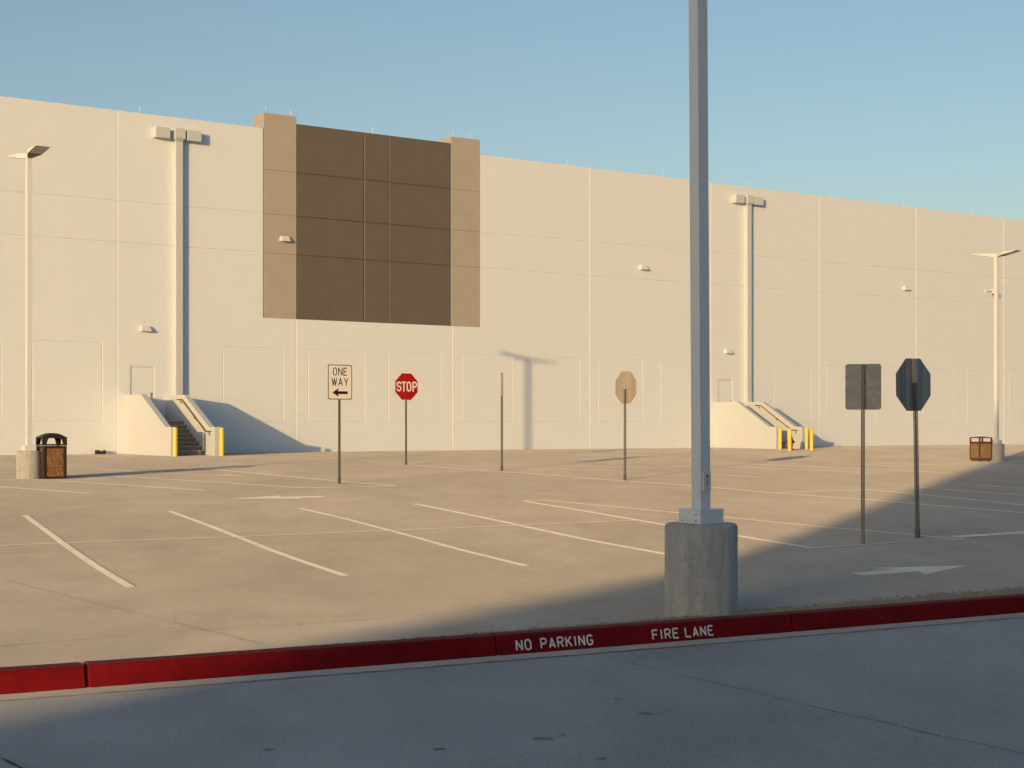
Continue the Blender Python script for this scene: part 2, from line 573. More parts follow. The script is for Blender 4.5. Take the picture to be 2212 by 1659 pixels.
for _ in range(5200):
    t = rg.uniform(gs[0], 8)
    w = strip_width(t)
    if w < .03 or rg.random() > w / .6 + .25: continue
    p, e, q = kerb_frame(t)
    u_ = rg.random()**1.2
    off = .165 + u_ * (w + .10)
    stone(g, p[0] + q[0]*off, p[1] + q[1]*off, -.765 - .028*u_ + rg.uniform(-.008, .016), rg.uniform(.005, .016))
for _ in range(70):                                  # dry stalks among the stones
    t = rg.uniform(gs[0] + 2, 2)
    w = strip_width(t)
    p, e, q = kerb_frame(t)
    off = .17 + rg.random() * (w + .03)
    x, y = p[0] + q[0]*off, p[1] + q[1]*off
    hgt = rg.uniform(.02, .065); dx, dy = rg.uniform(-.03, .03), rg.uniform(-.02, .02)
    g.hexa([(x - .0022, y, -.79), (x + .0022, y, -.79), (x, y + .003, -.79)], [(x + dx - .001, y + dy, -.765 + hgt), (x + dx + .001, y + dy, -.765 + hgt), (x + dx, y + dy + .001, -.765 + hgt)])
gravel = g.build("gravel", M["gravel"], fix=False)
gravel["kind"] = "stuff"
tag(gravel, "loose brown gravel strip along the back of the red kerb", "gravel")

# ------------------------------------------------------------------ markings, joints
def ribbon(pts, w, lift, zf, step=.4, along=None, jitter=0.0, rnd=None):
    """flat strip through ground points; ends cut parallel to the wall when `along` is set"""
    mb = MB()
    path = []
    for i in range(len(pts) - 1):
        a, b = pts[i], pts[i+1]
        n = max(1, int(math.hypot(b[0]-a[0], b[1]-a[1]) / step))
        for k in range(n): path.append((a[0] + (b[0]-a[0])*k/n, a[1] + (b[1]-a[1])*k/n))
    path.append(pts[-1])
    for i, p in enumerate(path):
        a, b = path[max(i-1, 0)], path[min(i+1, len(path)-1)]
        l = math.hypot(b[0]-a[0], b[1]-a[1]) or 1
        e = ((b[0]-a[0])/l, (b[1]-a[1])/l)
        nx, ny = -e[1], e[0]
        if along:
            k = along[0]*nx + along[1]*ny
            if abs(k) > .25: nx, ny = along[0]/k, along[1]/k
        ww = w * (1 + (rnd.uniform(-jitter, jitter) if rnd else 0))
        for s in (-.5, .5):
            x, y = p[0] + nx*ww*s, p[1] + ny*ww*s
            mb.v.append((x, y, zf(x, y) + lift))
    for i in range(len(path) - 1):
        mb.face((2*i, 2*i+1, 2*i+3, 2*i+2), 0, True)
    return mb
def line(px, w=.12, lift=.004, cut=True, name="parking_line"):
    pts = [ground(*p) for p in px]
    far = max(p[1] for p in pts)
    if far > 34: w *= 1.25
    mb = ribbon(pts, w, lift, lot_z, along=D if cut else None)
    return mb.build(name, M["mark"], lot)
# angled stalls nearest the kerb
line([(54, 1113.7), (133, 1171.7), (283, 1269)])
line([(366.7, 1104.4), (526.7, 1165), (747, 1244)])
line([(647, 1098), (734.2, 1117.9), (902.4, 1162), (1136, 1222.3)])
line([(897, 1088.5), (1125.5, 1135.6), (1435.4, 1196.5), (1530, 1216)])
line([(1129, 1082.3), (1378.7, 1124), (1435, 1133.8), (1594, 1157.5), (1758.6, 1184.6)])
line([(0, 1179.4), (250, 1169), (500, 1160.7), (737, 1150.7), (1030, 1139), (1378.7, 1124.5)], .09, .008, False)
line([(1131, 1082.6), (1175, 1080.7)], .10, .008, False)
line([(1175, 1080.7), (1459, 1107.3), (1569.8, 1117.4), (1860.7, 1145), (2082, 1165.4)], .10, .004, False)
line([(1758.6, 1184.8), (1820, 1179.7), (2085, 1164.6)], .10, .008, False)
# middle rows
line([(-150, 1041), (0, 1051.7), (190, 1065.7)], .12)
line([(133, 1039), (443, 1059.7)], .12)
line([(247, 1028.4), (456, 1041), (660, 1054.2)], .12)
line([(466.7, 1014.4), (728, 1039), (858, 1050)], .12)
line([(660, 1054.4), (858, 1050.2)], .12, .008, False)
line([(206.7, 1011.7), (333, 1021.7), (516.7, 1028.4)], .12)
line([(250, 1032.8), (517, 1027.9)], .12, .008, False)
line([(-120, 1020), (20, 1021), (205, 1012)], .12, .008, False)
line([(675.8, 1005.6), (876, 1003.4)], .14, .008, False)
line([(876, 1003.4), (1113, 1021), (1348.6, 1039.5)], .12)
line([(1359, 1040), (1459, 1046.6), (1541, 1053), (1670, 1064.7), (1867.5, 1079), (2212, 1107.6), (2420, 1125)], .13)
line([(1670, 1064.7), (1884.5, 1058.2)], .12, .008, False)
line([(1884.5, 1058.2), (2212, 1091), (2420, 1111)], .12)
line([(1985, 1053), (2212, 1070), (2400, 1084)], .12)
line([(2110, 1048), (2300, 1061)], .12)
# far rows, seen nearly edge on
for a, b in (((1629, 1002.8), (2044, 1021.5)), ((1595, 1008), (1922, 1023.9)), ((1541, 1025), (1650, 1031)),
             ((1150, 1014), (1330, 1016)), ((1190, 1006), (1459, 1012)), ((1310, 1008), (1500, 1007)), ((1800, 1001.5), (2150, 1015)),
             ((1905, 1000.5), (2212, 1012)), ((2050, 1000), (2300, 1009))):
    line([a, b], .13)
# stalls square to the wall
t0 = to_wall(*ground(697, 977.3))[0]
t1 = to_wall(*ground(814, 974.5))[0]
dt = 2.75
for i in range(-4, 19):
    t = t0 + dt*i
    if 4.3 < t < 8.3 or 37.2 < t < 41.5: continue
    pts = [at(t, .9), at(t, 6.2)]
    ribbon(pts, .10, .004, lot_z).build("parking_line", M["mark"], lot)
# stop bar
pts = [ground(*p) for p in ((2051, 1158.6), (2074, 1161.3), (2212, 1153), (2420, 1140), (2420, 1135.5), (2212, 1147.6))]
g = MB(); g.poly([(x, y, lot_z(x, y) + .0045) for x, y in pts]); g.build("stop_bar", M["mark"], lot)
# arrows
def flat_arrow(px):
    g = MB()
    pts = [ground(*p) for p in px]
    g.poly([(x, y, lot_z(x, y) + .005) for x, y in pts])
    o = g.build("arrow_marking", M["mark"], lot)
    bm = bmesh.new(); bm.from_mesh(o.data); bmesh.ops.triangulate(bm, faces=bm.faces); bm.to_mesh(o.data); bm.free()
def q6(x, y): return (1459.2 + x/2.939, 768 + y/2.939)
flat_arrow([q6(1095, 1384), q6(1210, 1398), q6(1540, 1371), q6(1585, 1391), q6(1850, 1335), q6(1222, 1350), q6(1395, 1358)])
flat_arrow([(496, 1077.6), (604, 1070.8), (606, 1073.4), (694, 1071.8), (706, 1073.6), (652, 1075.6), (646, 1077.4)])

rj = random.Random(5)
def joint(px, w=.014, name="expansion_joint"):
    pts = [ground(*p) for p in px]
    ribbon(pts, w, .0055, lot_z, .09, None, .55, rj).build(name, M["joint"], lot)
joint([(-60, 1401), (0, 1396.7), (187, 1381.7), (367, 1366), (440, 1361), (737, 1343.4), (891, 1329.8), (1224, 1303), (1434, 1289.8), (1595, 1276.7), (1857, 1256), (2212, 1229), (2300, 1222)], .011)
joint([(10, 1253.4), (167, 1293.4), (440, 1361), (567, 1393)], .007)
joint([(0, 1095), (200, 1127), (400, 1161.7)], .009)
joint([(-60, 1200), (0, 1196.7), (160, 1189), (550, 1176.7), (737, 1168.4), (853, 1164), (1012, 1155), (1435, 1137), (1700, 1124)], .012)
joint([(0, 1143), (300, 1134), (700, 1122), (1100, 1108)], .012)
joint([(1180, 1309), (1300, 1345)], .010)
joint([(1900, 1252), (2030, 1286)], .010)

def road_joint(px, w=.016, lift=.0055):
    pts = [flat(px_, py_, ROAD) for px_, py_ in px]
    z = lambda x, y: ROAD
    ribbon(pts, w, lift, z, .06, None, .75, rj).build("expansion_joint", M["crack"], road)
road_joint([(1272, 1412), (1450, 1454), (1628, 1495.5), (1760, 1528)], .007)
road_joint([(1760, 1528), (1840, 1547), (1905, 1560), (2010, 1587), (2110, 1606), (2212, 1630)], .010)
road_joint([(-40, 1622), (10, 1642), (60, 1668)], .016)
# the line where the gutter meets the road slab
g = MB()
gt2 = [-22 + .08*i for i in range(240)]
for t in gt2:
    p, e, q = kerb_frame(t)
    w = .012 * rj.uniform(.3, 1.6)
    for s in (0, w): g.v.append((p[0] - q[0]*(.345 + s), p[1] - q[1]*(.345 + s), ROAD + .0095))
for i in range(len(gt2) - 1): g.face((2*i, 2*i+1, 2*i+3, 2*i+2))
g.build("expansion_joint", M["crack"], road)
for px, py, rx, ry in ((1396, 1541.5, .050, .045), (1169, 1596.5, .07, .05), (947, 1618, .04, .04), (580, 1620, .035, .035), (1334, 1510, .03, .03), (1300, 1640, .03, .03), (1215, 1588, .02, .03)):
    x, y = flat(px, py, ROAD)
    g = MB(); ph = rj.random()*6
    g.poly([(x + rx*math.cos(a)*(1 + .3*math.sin(3*a+ph)), y + ry*math.sin(a)*(1 + .3*math.sin(2*a+ph)), ROAD + .004) for a in [2*PI*k/16 for k in range(16)]])
    g.build("stain", M["stain"], road)
# grit on the slab
g = MB()
for _ in range(260):
    px, py = rg.uniform(200, 1000), rg.uniform(1290, 1372)
    if rg.random() < .6: px, py = rg.gauss(560, 120), rg.gauss(1340, 16)
    if py > 1385: continue
    x, y = ground(px, py)
    stone(g, x, y, lot_z(x, y) + .002, rg.uniform(.003, .007))
for _ in range(160):
    x, y = flat(rg.uniform(0, 2212), rg.uniform(1440, 1650), ROAD)
    stone(g, x, y, ROAD + .002, rg.uniform(.002, .005))
grit = g.build("grit", M["gravel"], fix=False)
grit["kind"] = "stuff"
tag(grit, "scattered grit and pebbles lying on the concrete near the kerb", "grit")

# ------------------------------------------------------------------ stroke lettering
def arc(cx, cy, rx, ry, a0, a1, n=8):
    return [(cx + rx*math.cos(R(a0 + (a1-a0)*i/n)), cy + ry*math.sin(R(a0 + (a1-a0)*i/n))) for i in range(n+1)]
GL = {
 "A": [[(0, 0), (.5, 1)], [(.5, 1), (1, 0)], [(.2, .28), (.8, .28)]],
 "E": [[(0, 0), (0, 1)], [(0, 1), (1, 1)], [(0, .52), (.8, .52)], [(0, 0), (1, 0)]],
 "F": [[(0, 0), (0, 1)], [(0, 1), (1, 1)], [(0, .52), (.8, .52)]],
 "G": [arc(.5, .72, .5, .28, 20, 180) + arc(.5, .28, .5, .28, 180, 360) + [(1, .46)], [(1, .46), (.55, .46)]],
 "I": [[(.5, 0), (.5, 1)]],
 "K": [[(0, 0), (0, 1)], [(1, 1), (.0, .36)], [(.36, .60), (1, 0)]],
 "L": [[(0, 1), (0, 0)], [(0, 0), (1, 0)]],
 "N": [[(0, 0), (0, 1)], [(0, 1), (1, 0)], [(1, 0), (1, 1)]],
 "O": [arc(.5, .7, .5, .3, 90, 180) + arc(.5, .3, .5, .3, 180, 270), arc(.5, .3, .5, .3, -90, 0) + arc(.5, .7, .5, .3, 0, 90)],
 "P": [[(0, 0), (0, 1)], [(0, 1)] + arc(.58, .735, .42, .265, 90, -90) + [(0, .47)]],
 "R": [[(0, 0), (0, 1)], [(0, 1)] + arc(.58, .745, .42, .255, 90, -90) + [(0, .49)], [(.5, .49), (1, 0)]],
 "S": [arc(.5, .74, .5, .26, 20, 250, 12) + arc(.5, .26, .5, .26, 70, -160, 12)],
 "T": [[(.5, 0), (.5, 1)], [(0, 1), (1, 1)]],
 "W": [[(0, 1), (.26, 0)], [(.26, 0), (.5, .92)], [(.5, .92), (.74, 0)], [(.74, 0), (1, 1)]],
 "Y": [[(0, 1), (.5, .45)], [(1, 1), (.5, .45)], [(.5, .48), (.5, 0)]],
}
def glyph(mb, ch, x0, x1, y0, y1, w, mp, gap=0.0, mat=0):
    """one letter as flat strokes; mp(x, y, layer) places it"""
    hx = w / 2
    for li, pl in enumerate(GL[ch]):
        P = [Vector((x0 + hx + (x1 - x0 - w) * a, y0 + hx + (y1 - y0 - w) * b)) for a, b in pl]
        if ch == "I": P = [Vector(((x0 + x1)/2, p.y)) for p in P]
        # square caps, pulled back where the stencil has bridges
        d0 = (P[0] - P[1]).normalized(); d1 = (P[-1] - P[-2]).normalized()
        P[0] = P[0] + d0 * (hx - gap); P[-1] = P[-1] + d1 * (hx - gap)
        L, Rr = [], []
        for i, p in enumerate(P):
            a = (P[i] - P[i-1]).normalized() if i > 0 else None
            b = (P[i+1] - P[i]).normalized() if i < len(P) - 1 else None
            t = (a + b).normalized() if a and b else (a or b)
            n = Vector((-t.y, t.x))
            k = hx
            if a and b:
                c = max(.5, n.dot(Vector((-a.y, a.x)))); k = hx / c
            L.append(p + n*k); Rr.append(p - n*k)
        for i in range(len(P) - 1):
            mb.quad(mp(L[i].x, L[i].y, li), mp(Rr[i].x, Rr[i].y, li), mp(Rr[i+1].x, Rr[i+1].y, li), mp(L[i+1].x, L[i+1].y, li), mat)

# stencilled words on the kerb face
def kerb_map(t_start):
    def mp(x, y, li):
        t = t_start + x
        p, e, q = kerb_frame(t)
        z = ROAD + .02 + y
        w = -.047 + .033 * (z - ROAD - .012) / (KTOP - .036 - ROAD - .012) - .0035 - li*.0004
        return (p[0] + q[0]*w, p[1] + q[1]*w, z)
    return mp
def kerb_word(word, px0, px1):
    ta, tb = kerb_t_at_px(px0), kerb_t_at_px(px1)
    n = len(word)
    wl_ = sum(.45 if c == "I" else 1 for c in word)
    total = tb - ta
    gapw = .24
    unit = total / (wl_ + gapw * (n - 1))
    mb = MB(); x = 0
    mp = kerb_map(ta)
    for c in word:
        wc = unit * (.45 if c == "I" else 1)
        glyph(mb, c, x, x + wc, .012, .114, .0165, mp, .008)
        x += wc + unit * gapw
    mb.build("stencil_lettering", M["kerb_letter"], kerb, fix=False)
kerb_word("NO", 1110, 1144)
kerb_word("PARKING", 1163, 1277)
kerb_word("FIRE", 1404, 1462)
kerb_word("LANE", 1475, 1537)

# ------------------------------------------------------------------ the warehouse
wh = thing("warehouse", "huge cream tilt-up concrete warehouse with a dark brown accent panel", "warehouse", (P0[0], P0[1], 0), TH)
TL, TR, TOP, DEEP = -70.0, 190.0, 14.0, 55.0
JO = 4.82; BAY = 8.25
joints = [JO + BAY*i for i in range(-9, 23)]
BAYS = (0.0, 33.0)
doors = [(5.36 + b, 6.44 + b) for b in BAYS]
panels = []
for j in joints:
    for a, b in ((j + .58, j + 3.46), (j + 4.72, j + 7.60)):
        if any(a - .4 < d0 and d1 < b + 1.5 for d0, d1 in doors): continue
        panels.append((a, b))
PZ0, PZ1 = 1.345, 4.50
AX0, AX1, AX2, AX3, AZ = 11.43, 13.06, 21.26, 22.91, 5.81

def relief(mb, tb, zb, depth, skip=None, base=0.0):
    """a sheet in the wall plane whose score lines are shallow V grooves; depth is read at the grid points"""
    tb = sorted(set(round(v, 4) for v in tb)); zb = sorted(set(round(v, 4) for v in zb))
    idx = {}
    def vert(i, j):
        if (i, j) not in idx:
            idx[i, j] = len(mb.v)
            mb.v.append((tb[i], base + depth(tb[i], zb[j]), zb[j]))
        return idx[i, j]
    for i in range(len(tb) - 1):
        for j in range(len(zb) - 1):
            if skip and skip((tb[i] + tb[i+1])/2, (zb[j] + zb[j+1])/2): continue
            mb.face((vert(i, j), vert(i+1, j), vert(i+1, j+1), vert(i, j+1)))
JW, HW, GW = .026, .036, .026
E6 = 6e-4
tb = [TL, TR, AX0, AX3]
for j in joints: tb += [j - JW, j, j + JW]
for a, b in panels: tb += [a - GW, a, a + GW, b - GW, b, b + GW]
for a, b in doors: tb += [a, b]
zb = [-1.2, TOP, 10.31 - HW, 10.31, 10.31 + HW, 8.62 - HW, 8.62, 8.62 + HW, PZ0 - GW, PZ0, PZ0 + GW, PZ1 - GW, PZ1, PZ1 + GW, 1.355, 3.62, AZ]
jset = set(round(j, 4) for j in joints); aset = {round(a, 4): 1 for p in panels for a in p}
def wall_depth(t, z):
    d = 0.0
    if t in jset: d = .017
    if abs(z - 10.31) < E6 or abs(z - 8.62) < E6: d = max(d, .024)
    if d == 0 and PZ0 - E6 < z < PZ1 + E6:
        on_z = abs(z - PZ0) < E6 or abs(z - PZ1) < E6
        if t in aset: d = .012
        elif on_z and any(a < t < b for a, b in panels): d = .019
    return d
def in_opening(t, z):
    if AX0 < t < AX3 and z > AZ: return True
    return any(a < t < b and 1.355 < z < 3.62 for a, b in doors)
g = MB(); relief(g, tb, zb, wall_depth, in_opening)
for a, b in doors:                                  # jambs and head of each door recess
    g.quad((a, 0, 1.355), (a, .075, 1.355), (a, .075, 3.62), (a, 0, 3.62)); g.quad((b, 0, 1.355), (b, .075, 1.355), (b, .075, 3.62), (b, 0, 3.62))
    g.quad((a, 0, 3.62), (b, 0, 3.62), (b, .075, 3.62), (a, .075, 3.62)); g.quad((a, 0, 1.355), (b, 0, 1.355), (b, .075, 1.355), (a, .075, 1.355))
    g.quad((a, .075, 1.355), (b, .075, 1.355), (b, .075, 3.62), (a, .075, 3.62))
g.quad((AX0, 0, AZ), (AX0, .3, AZ), (AX0, .3, TOP), (AX0, 0, TOP)); g.quad((AX3, 0, AZ), (AX3, .3, AZ), (AX3, .3, TOP), (AX3, 0, TOP))
g.quad((AX0, 0, AZ), (AX3, 0, AZ), (AX3, .3, AZ), (AX0, .3, AZ))
g.build("wall", M["cream"], wh, fix=False)
# tan pilasters and the dark panel between them, taller than the wall
for a, b in ((AX0 + .05, AX1), (AX2, AX3 - .02)):
    g = MB()
    top = 14.68
    zz = [AZ, top]
    for z in (12.22, 10.31, 8.62): zz += [z - .03, z, z + .03]
    relief(g, [a, b], zz, lambda t, z: .024 if any(abs(z - q) < E6 for q in (12.22, 10.31, 8.62)) else 0.0, None, -.004)
    for q in (a, b): g.quad((q, -.004, AZ), (q, 1.0, AZ), (q, 1.0, top), (q, -.004, top))
    g.quad((a, -.004, top), (b, -.004, top), (b, 1.0, top), (a, 1.0, top)); g.quad((a, 1.0, 12), (b, 1.0, 12), (b, 1.0, top), (a, 1.0, top))
    g.build("pilaster", M["tan"], wh, fix=False)
for a, b in ((AX0, AX0 + .05), (AX3 - .02, AX3)):
    g = MB(); g.quad((a, .05, AZ), (b, .05, AZ), (b, .05, 14.0), (a, .05, 14.0)); g.build("joint_backing", M["tan"], wh, fix=False)
g = MB()
dz = [AZ, 14.36]
for z in (12.22, 10.31, 8.62): dz += [z - .045, z, z + .045]
dtb = [AX1, AX1 + .05, AX2 - .05, AX2]
for t in (16.53, 17.83): dtb += [t - .045, t, t + .045]
relief(g, dtb, dz, lambda t, z: .04 if (any(abs(t - q) < E6 for q in (16.53, 17.83)) or any(abs(z - q) < E6 for q in (12.22, 10.31, 8.62))) else (.05 if t in (AX1, AX2) else 0.0), None, .012)
g.quad((AX1, .062, 14.36), (AX2, .062, 14.36), (AX2, .3, 14.36), (AX1, .3, 14.36))
g.quad((AX1 + .05, .012, 14.36), (AX2 - .05, .012, 14.36), (AX2 - .05, .062, 14.36), (AX1 + .05, .062, 14.36))
g.quad((AX1, .3, 13.0), (AX2, .3, 13.0), (AX2, .3, 14.36), (AX1, .3, 14.36))
g.build("accent_panel", M["brown"], wh, fix=False)
# parapet top, roof and the other sides
g = MB()
for a, b in ((TL, AX0), (AX3, TR)):
    g.quad((a, 0, TOP), (b, 0, TOP), (b, .24, TOP), (a, .24, TOP))
    g.quad((a, .24, 13.2), (b, .24, 13.2), (b, .24, TOP), (a, .24, TOP))
g.quad((TL, .02, -.6), (TL, DEEP, -.6), (TL, DEEP, TOP), (TL, .02, TOP))
g.quad((TR, .02, -.6), (TR, DEEP, -.6), (TR, DEEP, TOP), (TR, .02, TOP))
g.quad((TL, DEEP, -.6), (TR, DEEP, -.6), (TR, DEEP, TOP), (TL, DEEP, TOP))
g.build("rear_wall", M["cream"], wh, fix=False)
g = MB(); g.quad((TL + .01, .25, 13.2), (TR - .01, .25, 13.2), (TR - .01, DEEP - .01, 13.2), (TL + .01, DEEP - .01, 13.2))
g.build("roof", M["roofing"], wh, fix=False)
# doors
for b in BAYS:
    a0, a1 = 5.36 + b, 6.44 + b
    g = MB()
    g.box(a0 + .07, a1 - .07, .036, .070, 1.36, 3.53)
    dr = g.build("door", M["cream"], wh, bevel=.003)
    g = MB()
    g.box(a0 + .002, a0 + .055, .020, .072, 1.36, 3.615); g.box(a1 - .055, a1 - .002, .020, .072, 1.36, 3.615)
    g.box(a0 + .055, a1 - .055, .0205, .0715, 3.56, 3.614)
    g.build("frame", M["cream"], dr)
    g = MB()
    g.box(a1 - .17, a1 - .085, .035, .063, 2.22, 2.52); g.tube([(a1 - .15, .035, 2.33), (a1 - .15, -.02, 2.33), (a1 - .24, -.025, 2.33)], .013)
    g.tube([(a1 - .12, .035, 2.46), (a1 - .12, -.005, 2.46)], .022)
    g.build("handle", M["brass"], dr)
    for z in (1.62, 2.44, 3.26):
        g = MB(); g.tube([(a0 + .066, .055, z - .06), (a0 + .066, .055, z + .06)], .011); g.build("hinge", M["brass"], dr)
# downspouts with their scupper heads
for b in BAYS:
    tc_ = 7.43 + b
    hw, dpv = .155, .255
    g = MB()
    g.box(tc_ - hw, tc_ + hw, -dpv, .0, .02, 12.98)
    for z in (3.2, 6.4, 9.6):
        g.box(tc_ - hw - .003, tc_ + hw + .003, -dpv - .003, .001, z, z + .03)
    ds = g.build("downspout", M["cheek"], wh, bevel=.006)
    g = MB()
    g.hexa([(tc_ - hw, -dpv, 12.99), (tc_ + hw, -dpv, 12.99), (tc_ + hw, -.001, 12.99), (tc_ - hw, -.001, 12.99)],
           [(tc_ - .225, -.36, 13.10), (tc_ + .225, -.36, 13.10), (tc_ + .225, -.001, 13.10), (tc_ - .225, -.001, 13.10)])
    g.box(tc_ - .225, tc_ + .225, -.36, -.001, 13.101, 13.50)
    g.build("collector_head", M["cheek"], ds)
    for s in (-1, 1):
        g = MB()
        c = tc_ - .07 + s * .705
        ww = .31
        g.box(c - ww, c + ww, -.36, -.002, 13.04, 13.47)
        g.box(c - ww + .03, c + ww - .03, -.33, -.03, 13.471, 13.475)
        for q in (-.2, .2): g.tube([(c + q, -.12, 13.47), (c + q, -.12, 13.52)], .018, 8)
        g.build("scupper_box", M["cheek"], ds, bevel=.006)
# wall lights
for t, z in ((5.99, 5.144), (12.44, 9.284), (33.04, 9.227), (53.34, 9.19), (38.99, 5.11), (73.6, 9.2), (94, 9.2)):
    g = MB()
    w0, w1 = .17, .23
    g.hexa([(t - w1, -.26, z - .11), (t + w1, -.26, z - .11), (t + w1, -.001, z - .11), (t - w1, -.001, z - .11)],
           [(t - w0, -.14, z + .11), (t + w0, -.14, z + .11), (t + w0, -.001, z + .11), (t - w0, -.001, z + .11)])
    wlt = g.build("wall_light", M["white_steel"], wh, bevel=.01)
    g = MB(); g.box(t - .17, t + .17, -.23, -.05, z - .124, z - .1105)
    g.build("lens", M["lens"], wlt)
# lightning rods along the parapet
for t, z in ((5.83, TOP), (11.63, 14.68), (12.85, 14.68), (17.04, 14.36), (21.45, 14.68), (22.45, 14.68), (28.27, TOP), (34.58, TOP), (40.81, TOP),
             (47.12, TOP), (53.38, TOP), (59.55, TOP), (65.8, TOP), (-.4, TOP), (-6.7, TOP), (72, TOP), (78.3, TOP)):
    g = MB(); g.lathe([(.030, z), (.030, z + .03), (.011, z + .035), (.010, z + .27), (.003, z + .30)], 8, 0, t, .12)
    g.build("lightning_rod", M["rod"], wh)
# twin security cameras on a bracket
g = MB(); t, z = 60.85, 9.42
g.box(t - .10, t + .06, -.05, -.001, z - .12, z + .08)
g.tube([(t, -.05, z), (t + .08, -.40, z + .05), (t + .35, -.52, z + .05)], .03)
cm = g.build("security_camera", M["white_steel"], wh)
for q in (.10, .42):
    g = MB(); g.lathe([(.03, z - .02), (.11, z - .07), (.13, z - .16), (.13, z - .20)], 16, 0, t + q, -.50)
    g.tube([(t + q, -.5, z - .02), (t + q, -.5, z + .08)], .025)
    hd = g.build("camera_hood", M["white_steel"], cm)
    g = MB(); g.lathe([(.115, z - .201), (.105, z - .25), (.07, z - .29), (.01, z - .31)], 16, 0, t + q, -.50)
    g.build("lens", M["black_plastic"], hd)

# ------------------------------------------------------------------ stairs against the wall
def staircase(b, label):
    x, y = at(5.1 + b, 0)
    root = thing("staircase", label, "staircase", (x, y, 0), TH, "stairs up to the warehouse doors")
    W, TK, PL = 2.10, .25, 1.68
    prof = [(.002, -.1), (.002, 2.41), (PL, 2.41), (4.0, 1.10), (4.5, 1.10), (4.5, -.1)]
    for c in (0, W - TK):
        g = MB()
        g.hexa([(c, -o, z) for o, z in prof], [(c + TK, -o, z) for o, z in prof])
        g.build("cheek_wall", M["cheek"], root, bevel=.012)
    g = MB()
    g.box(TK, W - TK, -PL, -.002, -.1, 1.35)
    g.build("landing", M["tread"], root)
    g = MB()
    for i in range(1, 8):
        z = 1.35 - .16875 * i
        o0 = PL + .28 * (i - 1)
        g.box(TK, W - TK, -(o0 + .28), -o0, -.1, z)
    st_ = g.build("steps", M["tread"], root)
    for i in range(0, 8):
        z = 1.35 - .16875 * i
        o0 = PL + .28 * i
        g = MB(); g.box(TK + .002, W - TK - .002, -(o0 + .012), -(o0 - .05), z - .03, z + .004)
        g.build("skylit_nosing", M["skylit_nosing"], st_)
    xr = W - TK - .075
    rail = [(xr, -1.22, 2.22), (xr, -1.62, 2.22), (xr, -3.86, .92), (xr, -4.28, .92)]
    g = MB()
    dense = [rail[0]]
    for i in range(3):
        a, c = Vector(rail[i]), Vector(rail[i+1])
        for k in range(1, 13): dense.append(tuple(a.lerp(c, k/12)))
    g.tube(dense, .024, 10)
    hr = g.build("handrail", M["bronze"], root)
    for o, z in ((1.48, 2.22), (2.75, 1.564), (4.12, .92)):
        g = MB(); g.tube([(xr, -o, z - .02), (xr + .02, -o, z - .09), (xr + .07, -o, z - .12)], .012, 8)
        g.lathe([(.035, z - .15), (.035, z - .10)], 10, 0, xr + .066, -o)
        g.build("bracket", M["bronze"], hr)
    return root
staircase(0.0, "cream concrete staircase near the black bin, with two yellow posts at its foot")
staircase(33.0, "cream concrete staircase by the tall white pole, with a fire hydrant and four posts")

# ------------------------------------------------------------------ bollards
def bollard(px, py, top, label, first=None, out=None):
    x, y = ground(px, py)
    if out:
        r_ = (px - CX) / F; bx_, by_ = P0[0] + N[0]*out, P0[1] + N[1]*out
        t_ = (r_*by_ - bx_) / (D[0] - r_*D[1]); x, y = at(t_, out)
    if first is None:
        g = MB()
        h = 1.07
        g.lathe([(.088, -.05), (.088, h - .03), (.080, h - .012), (.06, h), (.0, h + .004)], 24, cap=False)
        o = g.build("bollard", M["yellow"])
    else:
        o = first.copy(); COL.objects.link(o)
    o.location = (x, y, lot_z(x, y))
    o.scale.z = span(py - top, y) / 1.07
    return tag(o, label, "bollard", "yellow bollards at the foot of the stairs")
b0 = bollard(378.6, 984.4, 922, "yellow bollard in front of the left side wall of the staircase near the black bin", None, 4.74)
bollard(479, 983.6, 922.6, "yellow bollard at the right end wall of the staircase near the black bin", b0, 4.74)
bollard(1685.3, 970.6, 923.7, "leftmost of the four yellow bollards round the far staircase", b0)
bollard(1706, 973.2, 925.7, "yellow bollard standing right in front of the red fire hydrant", b0)
bollard(1742.5, 970.2, 922.5, "yellow bollard just right of the far stair end wall, second from the right", b0)
bollard(1753.2, 972.9, 925.5, "rightmost yellow bollard, beside the shadow on the warehouse wall", b0)

# fire hydrant
x, y = ground(1708, 971.9)
hy = thing("fire_hydrant", "red fire hydrant half hidden behind a yellow bollard at the far stairs", "fire hydrant", (x, y, lot_z(x, y)), TH)
g = MB()
g.lathe([(.14, 0), (.14, .05), (.095, .06), (.095, .20), (.12, .21), (.12, .24), (.10, .26), (.105, .50), (.13, .51), (.13, .545), (.11, .56), (.10, .62), (.06, .68), (.03, .69), (.03, .73), (.0, .735)], 20, cap=False)
g.build("body", M["hydrant_red"], hy)
for a in (0, 90, 180):
    g = MB()
    c, s = math.cos(R(a)), -math.sin(R(a))
    k = .075 if a == 90 else .055
    g.tube([(c*.09, s*.09, .40), (c*.165, s*.165, .40)], k, 14); g.tube([(c*.165, s*.165, .40), (c*.185, s*.185, .40)], k + .012, 14)
    g.tube([(c*.185, s*.185, .40), (c*.21, s*.21, .40)], .018, 6)
    g.build("nozzle", M["hydrant_red"], hy)

